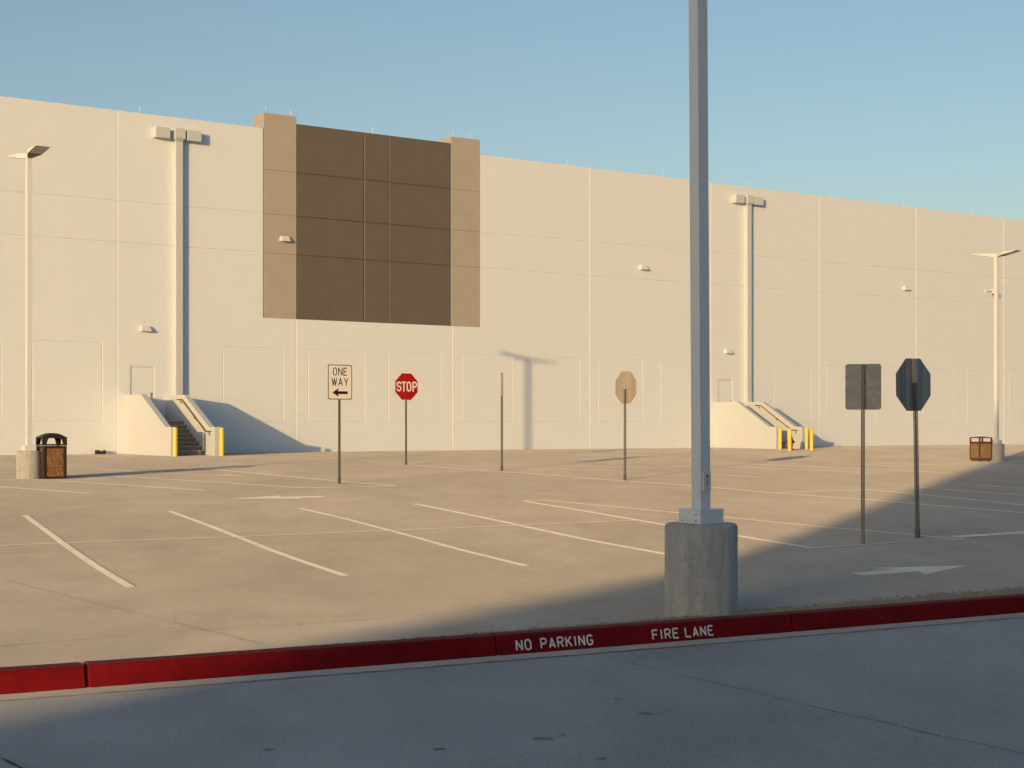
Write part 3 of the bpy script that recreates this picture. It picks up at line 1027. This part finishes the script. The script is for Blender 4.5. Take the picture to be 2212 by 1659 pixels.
# ------------------------------------------------------------------ lamp posts
def lamp_post(px, py, base_h, base_d, height, label, lean=0.0, cover_h=.15, s=.135, k=1.15, plate=False):
    x, y = ground(px, py)
    if plate:
        t_ = kerb_t_at_px(px)
        for _ in range(30):
            p, e, q_ = kerb_frame(t_)
            x, y = p[0] + q_[0]*.60, p[1] + q_[1]*.60
            t_ += .5 * ((px - CX) / F * y - x)
    z = lot_z(x, y)
    if plate: base_h = EYE - (1130 - HY) / F * y - z; base_d = 157 / F * y
    root = thing("lamp_post", label, "lamp post", (x, y, z), TH, "white square lamp posts on round concrete bases")
    r = base_d / 2
    g = MB()
    g.lathe([(r, -.25), (r, base_h - .03), (r - .006, base_h - .018), (r - .028, base_h), (.0, base_h)], 64, cap=False)
    g.build("concrete_base", M["pedestal"], root)
    c = .136 * k
    g = MB(); g.box(-c, c, -c, c, base_h + .001, base_h + cover_h)
    cv = g.build("base_cover", M["white_steel"], root, bevel=.004)
    for dx, dzv in ((-.10, .03), (-.10, .095), (.10, .03)):
        g = MB(); g.tube([(-c - .004, dx, base_h + dzv), (-c + .002, dx, base_h + dzv)], .009, 8); g.build("screw", M["black_plastic"], cv)
    pole = MB(); q = s/2
    pole.box(-q, q, -q, q, base_h + cover_h + .0005 - .06, height)
    po = pole.build("pole", M["white_steel"], root, bevel=.006)
    po.rotation_euler = (0, 0, 0)
    if lean:
        mt = Matrix.Rotation(-TH, 3, 'Z') @ Matrix.Rotation(lean, 3, 'Y') @ Matrix.Rotation(TH, 3, 'Z')
        po.rotation_euler = mt.to_euler()
        po.location = (0, 0, 0)
        off = mt @ Vector((0, 0, base_h)) - Vector((0, 0, base_h)); po.location = -off
    for sgn in (-1, 1):
        g = MB()
        e = sgn
        rise = .055
        def P(l, w, zz): return (w, e*l, zz)
        y0, y1, y2 = q + .01, .42, 1.06
        bot = height - .15
        g.hexa([P(q*.9, -.055, bot), P(q*.9, .055, bot), P(y1, .19, bot + .055), P(y1, -.19, bot + .055)],
               [P(q*.9, -.08, height - .01), P(q*.9, .08, height - .01), P(y1, .20, height + .01), P(y1, -.20, height + .01)])
        g.hexa([P(y1, -.19, bot + .0551), P(y1, .19, bot + .0551), P(y2, .20, height - .03 + rise), P(y2, -.20, height - .03 + rise)],
               [P(y1, -.20, height + .0101), P(y1, .20, height + .0101), P(y2, .20, height + rise), P(y2, -.20, height + rise)])
        lh = g.build("lamp_head", M["white_steel"], root)
        g = MB()
        za = bot + .055; zb_ = height - .03 + rise
        sl = (zb_ - za) / (y2 - y1)
        f = lambda l: za + sl*(l - y1) - .004
        g.hexa([P(y1 + .10, -.15, f(y1 + .10) - .008), P(y1 + .10, .15, f(y1 + .10) - .008), P(y2 - .06, .16, f(y2 - .06) - .008), P(y2 - .06, -.16, f(y2 - .06) - .008)],
               [P(y1 + .10, -.15, f(y1 + .10)), P(y1 + .10, .15, f(y1 + .10)), P(y2 - .06, .16, f(y2 - .06)), P(y2 - .06, -.16, f(y2 - .06))])
        g.build("lens", M["lens"], lh)
        g = MB()
        g.hexa([P(q + .02, -.05, bot - .003), P(q + .02, .05, bot - .003), P(y1, .185, bot + .051), P(y1, -.185, bot + .051)],
               [P(q + .02, -.05, bot - .0005), P(q + .02, .05, bot - .0005), P(y1, .185, bot + .0535), P(y1, -.185, bot + .0535)])
        g.hexa([P(y1, -.185, bot + .051), P(y1, .185, bot + .051), P(y2, .195, f(y2) - .0005), P(y2, -.195, f(y2) - .0005)],
               [P(y1, -.185, bot + .0535), P(y1, .185, bot + .0535), P(y2, .195, f(y2) + .002), P(y2, -.195, f(y2) + .002)])
        g.build("underside", M["head_under"], lh)
    if plate:
        pz = base_h + cover_h + .185
        g = MB()
        cx = .008
        g.box(cx - .052, cx + .052, -q - .018, -q, pz, pz + .185)
        pl = g.build("notice_plate", M["plate"], po, bevel=.004)
        g = MB()
        yy = -q - .0192
        def T(u, v): return (cx + u*1.19, yy, pz + v*1.19)
        g.poly([T(-.010, .128), T(.010, .128), T(0, .146)], 0)
        g.box(cx - .020, cx + .020, yy - .0004, yy + .001, pz + .140, pz + .150, 1)
        rr = random.Random(9)
        for kk in range(10):
            v = .133 - kk * .0093
            g.box(cx - rr.uniform(.008, .015), cx + rr.uniform(.006, .016), yy - .0003, yy + .001, pz + v - .003, pz + v + .0015, 0)
        g.tube([(cx, yy - .002, pz + .017), (cx, yy + .002, pz + .017)], .005, 8)
        g.build("lettering", [M["ink"], M["sign_red"]], pl, fix=False)
    return root
near = lamp_post(1514.5, 1335, .90, .70, 8.0, "tall white square pole on a stained concrete base, right behind the red kerb", lean=R(-.35), cover_h=.148, s=.138, k=1.19, plate=True)
lamp_post(62, 1034, .745, .65, 8.72, "white lamp post with two flat heads on a sunlit base beside the black bin")
lamp_post(2152.5, 996.5, .71, .63, 8.42, "white lamp post with two flat heads on a grey base behind the brown bin", s=.15)

# ------------------------------------------------------------------ litter bins
x, y = ground(111, 1033.5)
bn = thing("litter_bin", "black litter bin with a domed open top and russet stone panels", "litter bin", (x, y, lot_z(x, y)), 0)
S, BH = .54, .76
bn.rotation_euler = (0, 0, R(33.0)); bn.scale = (1.19, 1.19, 1.19)
h = S / 2
g = MB()
for sx in (-1, 1):
    for sy in (-1, 1):
        g = MB()
        g.box(min(sx*h, sx*(h-.075)), max(sx*h, sx*(h-.075)), min(sy*h, sy*(h-.075)), max(sy*h, sy*(h-.075)), 0.0, BH - .02)
        g.build("corner_post", M["dark_brown"], bn, bevel=.012)
for a in (0, 1):
    for s_ in (-1, 1):
        for z0, z1 in ((.0, .045), (BH - .075, BH - .025)):
            u0, u1 = -h + .076, h - .076
            v0, v1 = sorted((s_*(h - .008), s_*(h - .05)))
            g = MB()
            if a == 0: g.box(u0, u1, v0, v1, z0, z1)
            else: g.box(v0, v1, u0, u1, z0, z1)
            g.build("rail", M["dark_brown"], bn)
for a in range(4):
    g = MB()
    g.box(-h + .077, h - .077, -h + .020, -h + .048, .046, BH - .076)
    p = g.build("stone_panel", M["aggregate_red"], bn)
    p.rotation_euler = (0, 0, a*PI/2)
g = MB(); g.box(-h + .06, h - .06, -h + .06, h - .06, .02, BH - .06)
g.build("liner", M["black_plastic"], bn)
# lid: four arched openings under a dome
g = MB()
z0, z1 = BH - .012, BH + .185
for a in range(4):
    ca, sa = math.cos(a*PI/2), math.sin(a*PI/2)
    def rot(px, py, pz): return (px*ca - py*sa, px*sa + py*ca, pz)
    ow, iw = h + .004, h - .078
    hole = [(-iw, z0 + .028), (iw, z0 + .028), (iw - .028, z0 + .13), (iw - .055, z0 + .165), (-iw + .055, z0 + .165), (-iw + .028, z0 + .13)]
    outer = [(-ow, z0), (ow, z0), (ow - .006, z0 + .12), (ow - .014, z1), (-ow + .014, z1), (-ow + .006, z0 + .12)]
    for d0, d1 in ((-ow, -ow + .05),):
        for i in range(6):
            j = (i + 1) % 6
            A, B, C_, E_ = outer[i], outer[j], hole[j], hole[i]
            g.quad(rot(A[0], d0, A[1]), rot(B[0], d0, B[1]), rot(C_[0], d0, C_[1]), rot(E_[0], d0, E_[1]))
            sh = lambda P_: max(-ow + .05, min(ow - .05, P_[0]))
            g.quad(rot(sh(B), d1, B[1]), rot(sh(A), d1, A[1]), rot(E_[0], d1, E_[1]), rot(C_[0], d1, C_[1]))
            g.quad(rot(E_[0], d0, E_[1]), rot(C_[0], d0, C_[1]), rot(C_[0], d1, C_[1]), rot(E_[0], d1, E_[1]))
ng = 14
base = len(g.v)
for lay in (0, 1):
    for i in range(ng + 1):
        for j in range(ng + 1):
            u, v = -1 + 2*i/ng, -1 + 2*j/ng
            hh = (1 - abs(u)**2.6) * (1 - abs(v)**2.6)
            e_ = h + .002 if lay == 0 else h - .02
            g.v.append((u*e_, v*e_, (z1 - .012) + (.095 if lay == 0 else .075) * hh ** .75 - (.016 if lay else 0)))
nn = (ng + 1) ** 2
for lay in (0, 1):
    for i in range(ng):
        for j in range(ng):
            a = base + lay*nn + i*(ng+1) + j
            g.face((a, a + ng + 1, a + ng + 2, a + 1), 0, True)
g.build("lid", M["dark_brown"], bn, fix=False)

x, y = ground(2119, 996.3)
bn2 = thing("litter_bin", "square brown litter bin with golden stone panels, near the grey lamp base", "litter bin", (x, y, lot_z(x, y)), 0)
bn2.rotation_euler = (0, 0, R(21.5)); bn2.scale = (1.22, 1.22, 1.22)
S = .52; h = S/2; HT = .80
g = MB()
for sx in (-1, 1):
    for sy in (-1, 1):
        x0, x1 = sorted((sx*h, sx*(h-.045))); y0, y1 = sorted((sy*h, sy*(h-.045)))
        g = MB()
        g.box(x0, x1, y0, y1, .055, HT - .03)
        g.build("corner_post", M["rust_brown"], bn2, bevel=.004)
for sx in (-1, 1):
    for sy in (-1, 1):
        g = MB(); cx, cy = sx*(h - .07), sy*(h - .07)
        g.lathe([(.04, 0), (.04, .012), (.022, .02), (.022, .06)], 10, 0, cx, cy); g.build("foot", M["rust_brown"], bn2)
g = MB()
for z0, z1 in ((.052, .115), (HT - .215, HT - .15)):
    for q in ((-h + .046, h - .046, -h + .004, -h + .04), (-h + .046, h - .046, h - .04, h - .004), (-h + .004, -h + .04, -h + .046, h - .046), (h - .04, h - .004, -h + .046, h - .046)):
        g = MB(); g.box(*q, z0, z1); g.build("rail", M["rust_brown"], bn2)
for a in range(4):
    g = MB(); g.box(-h + .046, h - .046, -h + .012, -h + .035, .116, HT - .216)
    p = g.build("stone_panel", M["aggregate_gold"], bn2); p.rotation_euler = (0, 0, a*PI/2)
g = MB(); g.box(-h + .045, h - .045, -h + .045, h - .045, .06, HT - .19); g.build("liner", M["black_plastic"], bn2)
g = MB()
g.hexa([(-h, -h, HT - .03), (h, -h, HT - .03), (h, h, HT - .03), (-h, h, HT - .03)],
       [(-h + .004, -h + .004, HT - .004), (h - .004, -h + .004, HT - .004), (h - .004, h - .004, HT - .004), (-h + .004, h - .004, HT - .004)])
g.hexa([(-h + .02, -h + .02, HT - .0038), (h - .02, -h + .02, HT - .0038), (h - .02, h - .02, HT - .0038), (-h + .02, h - .02, HT - .0038)],
       [(-.05, -.05, HT + .02), (.05, -.05, HT + .02), (.05, .05, HT + .02), (-.05, .05, HT + .02)])
g.build("lid", M["rust_brown"], bn2)

# small black box by the wall
x, y = at(3.98, .28)
g = MB()
for a, b, z in ((-.20, -.04, .165), (-.04, .135, .115), (.135, .19, .165)):
    g.box(a, b, -.11, .11, .0, z)
g.box(-.205, .195, -.115, .115, .0, .03)
bx = g.build("bait_box", M["black_plastic"], bevel=.018)
bx.location = (x, y, .0); bx.rotation_euler = (0, 0, TH)
tag(bx, "small low black plastic box with a notched top at the foot of the wall", "box")

# ------------------------------------------------------------------ road signs
def post_mesh(h, s=.052):
    """square tube punched with a row of holes on every side"""
    mb = MB(); q = s/2; pitch = .0254; hr = .0078
    n = int(h / pitch)
    for a in range(4):
        ca, sa = math.cos(a*PI/2), math.sin(a*PI/2)
        def rot(px, pz): return (px*ca + q*sa, px*sa - q*ca, pz)
        for k in range(n):
            zc = (k + .5)*pitch
            o_ = [(-q, zc - pitch/2), (q, zc - pitch/2), (q, zc + pitch/2), (-q, zc + pitch/2)]
            i_ = [(-hr, zc - hr), (hr, zc - hr), (hr, zc + hr), (-hr, zc + hr)]
            for m_ in range(4):
                p_ = (m_ + 1) % 4
                mb.quad(rot(*o_[m_]), rot(*o_[p_]), rot(*i_[p_]), rot(*i_[m_]))
    return mb, n * pitch
def plain_tube(mb, s, z0, z1):
    q = s/2; k = q - .003
    for a in range(4):
        ca, sa = math.cos(a*PI/2), math.sin(a*PI/2)
        for rr, fl in ((q, 1), (k, -1)):
            c = [(-rr, -rr), (rr, -rr)]
            P_ = [(u*ca - v*sa, u*sa + v*ca) for u, v in c]
            mb.quad((*P_[0], z0), (*P_[1], z0), (*P_[1], z1), (*P_[0], z1))
        o1 = [(-q, -q), (q, -q), (k, -k), (-k, -k)]
        P_ = [(u*ca - v*sa, u*sa + v*ca) for u, v in o1]
        mb.quad(*[(u, v, z1) for u, v in P_])
def outline(kind, w, h_):
    if kind == "octagon":
        c = .2929
        return [(w*(-.5 + c), -h_/2), (w*(.5 - c), -h_/2), (w/2, h_*(-.5 + c)), (w/2, h_*(.5 - c)), (w*(.5 - c), h_/2), (w*(-.5 + c), h_/2), (-w/2, h_*(.5 - c)), (-w/2, h_*(-.5 + c))]
    r = .045
    pts = []
    for cx, cy, a0 in ((w/2 - r, -h_/2 + r, -90), (w/2 - r, h_/2 - r, 0), (-w/2 + r, h_/2 - r, 90), (-w/2 + r, -h_/2 + r, 180)):
        pts += arc(cx, cy, r, r, a0, a0 + 90, 6)
    return pts
def sign(px, py, top, bottom, kind, ratio, rz, label, face=None, lean=0.0, back="alu", insert=False, post_top=None, psize=.052, sleeve=True):
    x, y = ground(px, py)
    z = lot_z(x, y)
    S = F / y
    gnd = py
    root = thing("street_sign" if kind else "sign_post", label, "sign" if kind else "post", (x, y, z), rz, "road signs on perforated posts" if kind else None, lean)
    zt = (gnd - (top if kind else post_top)) / S
    pm, ph = post_mesh(zt - .008, psize)
    pm.build("post", M["galv"], root, fix=False)
    if sleeve:
        g = MB(); plain_tube(g, psize + .012, -.04, .16); g.build("anchor_sleeve", M["galv"], root, fix=False)
        g = MB(); g.tube([(-.04, 0, .11), (.04, 0, .11)], .007, 6); g.build("bolt", M["galv"], root)
    if insert:
        g = MB(); plain_tube(g, psize + .008, zt - insert, zt - .002); g.build("top_sleeve", M["galv_light"], root, fix=False)
    if not kind: return root
    h_ = (bottom - top) / S
    w = h_ * ratio
    zc = zt - h_/2
    yf, yb = -psize/2 - .0105, -psize/2 - .0075
    ol = outline(kind, w, h_)
    g = MB()
    k = len(ol)
    g.v += [(u, yf, zc + v) for u, v in ol] + [(u, yb, zc + v) for u, v in ol]
    g.face(tuple(range(k)), 1); g.face(tuple(k + i for i in reversed(range(k))), 0)
    for i in range(k): g.face((i, k+i, k+(i+1) % k, (i+1) % k), 0)
    pn = g.build("panel", [M[back], M[face or "sign_white"]], root, fix=False)
    for dzv in (-.36*h_, .38*h_):
        g = MB(); g.tube([(0, yf - .003, zc + dzv), (0, psize/2 + .006, zc + dzv)], .006, 8); g.build("bolt", M["galv"], root)
    return root, pn, w, h_, zc, yf
def facemap(w, h_, zc, yf):
    def mp(u, v, li): return (u, yf - .0012 - .0003*li, zc + v)
    return mp

# one way
rt, pn, w, h_, zc, yf = sign(733, 1045, 787.5, 863.5, "rect", .80, TH, "white ONE WAY sign with a black arrow, facing the kerb on a thin post", "sign_white")
mp = facemap(w, h_, zc, yf)
def fx(u): return ((u - 470) / 685 - .5) * w
def fy(v): return (.5 - (v - 475) / 995) * h_
g = MB()
for ch, a, b in (("O", 615, 728), ("N", 758, 882), ("E", 908, 1008)): glyph(g, ch, fx(a), fx(b), fy(787), fy(560), .021*1.18, mp)
g.build("lettering", M["sign_black"], pn, fix=False); g = MB()
for ch, a, b in (("W", 576, 728), ("A", 760, 888), ("Y", 922, 1044)): glyph(g, ch, fx(a), fx(b), fy(1078), fy(855), .021*1.18, mp)
g.build("lettering", M["sign_black"], pn, fix=False)
g = MB()
pts = [(595, 1268), (775, 1145), (752, 1230), (1028, 1230), (1028, 1310), (752, 1310), (775, 1390)]
g.poly([mp(fx(a), fy(b), 0) for a, b in pts])
o = g.build("arrow", M["sign_black"], pn, fix=False)
bm = bmesh.new(); bm.from_mesh(o.data); bmesh.ops.triangulate(bm, faces=bm.faces); bm.to_mesh(o.data); bm.free()
g = MB()
o1, o2 = outline("rect", w - .012, h_ - .012), outline("rect", w - .052, h_ - .052)
for i in range(len(o1)):
    j = (i + 1) % len(o1)
    g.quad(mp(*o1[i], 0), mp(*o1[j], 0), mp(*o2[j], 0), mp(*o2[i], 0))
g.build("border", M["sign_black"], pn, fix=False)

# stop sign that faces the kerb
rt, pn, w, h_, zc, yf = sign(877, 1004, 806, 864.5, "octagon", 1.0, TH, "red STOP sign with white lettering, right of the ONE WAY sign", "sign_red")
mp = facemap(w, h_, zc, yf)
def fx(u): return ((u - 310) / 945 - .5) * w
def fy(v): return (.5 - (v - 300) / 1120) * h_
g = MB()
for ch, a, b in (("S", 372, 568), ("T", 580, 760), ("O", 782, 980), ("P", 1026, 1222)): glyph(g, ch, fx(a), fx(b), fy(1065), fy(650), .050, mp)
g.build("lettering", M["sign_white"], pn, fix=False)
g = MB()
o1, o2 = outline("octagon", w - .002, h_ - .002), outline("octagon", w - .022, h_ - .022)
for i in range(8):
    j = (i + 1) % 8
    g.quad(mp(*o1[i], 0), mp(*o1[j], 0), mp(*o2[j], 0), mp(*o2[i], 0))
g.build("border", M["sign_white"], pn, fix=False)

sign(1084, 1017, 0, 0, None, 1, TH, "bare thin metal post standing without a sign between two stop signs", post_top=805, insert=.75)
sign(1350, 1037, 802, 872, "octagon", 1.0, TH + PI/2, "octagonal sign seen from behind in sunlight, back coloured sunlit tan, on a thin post", "sign_red", back="alu_sunlit", insert=.5)
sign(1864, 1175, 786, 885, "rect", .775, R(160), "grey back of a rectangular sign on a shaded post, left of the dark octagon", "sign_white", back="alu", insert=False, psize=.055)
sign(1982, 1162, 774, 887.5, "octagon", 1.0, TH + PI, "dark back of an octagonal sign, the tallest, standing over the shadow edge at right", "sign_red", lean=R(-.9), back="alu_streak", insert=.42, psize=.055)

# ------------------------------------------------------------------ the building behind the viewer whose shadow lies over the kerb
EL = math.tan(SUN_EL)
def back(px_pt, L): return (px_pt[0] - TRAVEL.x*L, px_pt[1] - TRAVEL.y*L)
LD = 75.0
a_ = flat(1594, 1200, -.80)
low_pt = flat(790, 1369, -.80)
far_pt = flat(40, 1545, ROAD)
far_pt = (far_pt[0] - TRAVEL.x * (-.80 - ROAD) / EL, far_pt[1] - TRAVEL.y * (-.80 - ROAD) / EL)
ZL = -.80 + LD * EL
ZT = 14.6
e_ = (low_pt[0] - far_pt[0], low_pt[1] - far_pt[1])
ln = math.hypot(*e_); e_ = (e_[0]/ln, e_[1]/ln)
A = back(low_pt, LD)                              # a point under the low roof edge
V = back(a_, LD)                                  # on the plane of the tall corner
# meet the two: A + s*e = V + r*TRAVEL
den = e_[0]*(-TRAVEL.y) - e_[1]*(-TRAVEL.x)
s_ = ((V[0]-A[0])*(-TRAVEL.y) - (V[1]-A[1])*(-TRAVEL.x)) / den
C0 = (A[0] + e_[0]*s_, A[1] + e_[1]*s_)
px_, py_ = (e_[1], -e_[0])                        # to the right of the edge
nb = thing("neighbour_building", "pale flat roofed building with a low wing behind the viewpoint, shading the kerb", "building", (C0[0], C0[1], ROAD), math.atan2(e_[1], e_[0]))
g = MB()
g.box(-120, -.01, -45, 0, 0, ZL - ROAD)
g.build("low_wing", M["cream"], nb)
g = MB()
g.box(0, 26, -150, 0, 0, ZT - ROAD)
g.build("main_block", M["cream"], nb)
g = MB()
g.box(6, 34, -150, -14, ZT - ROAD + .01, 34)
g.build("sky_glow_blocker", M["cream"], nb)  # unseen mass added to block warm sky glow and keep the shade blue
print("neighbour", C0, ZL, ZT)
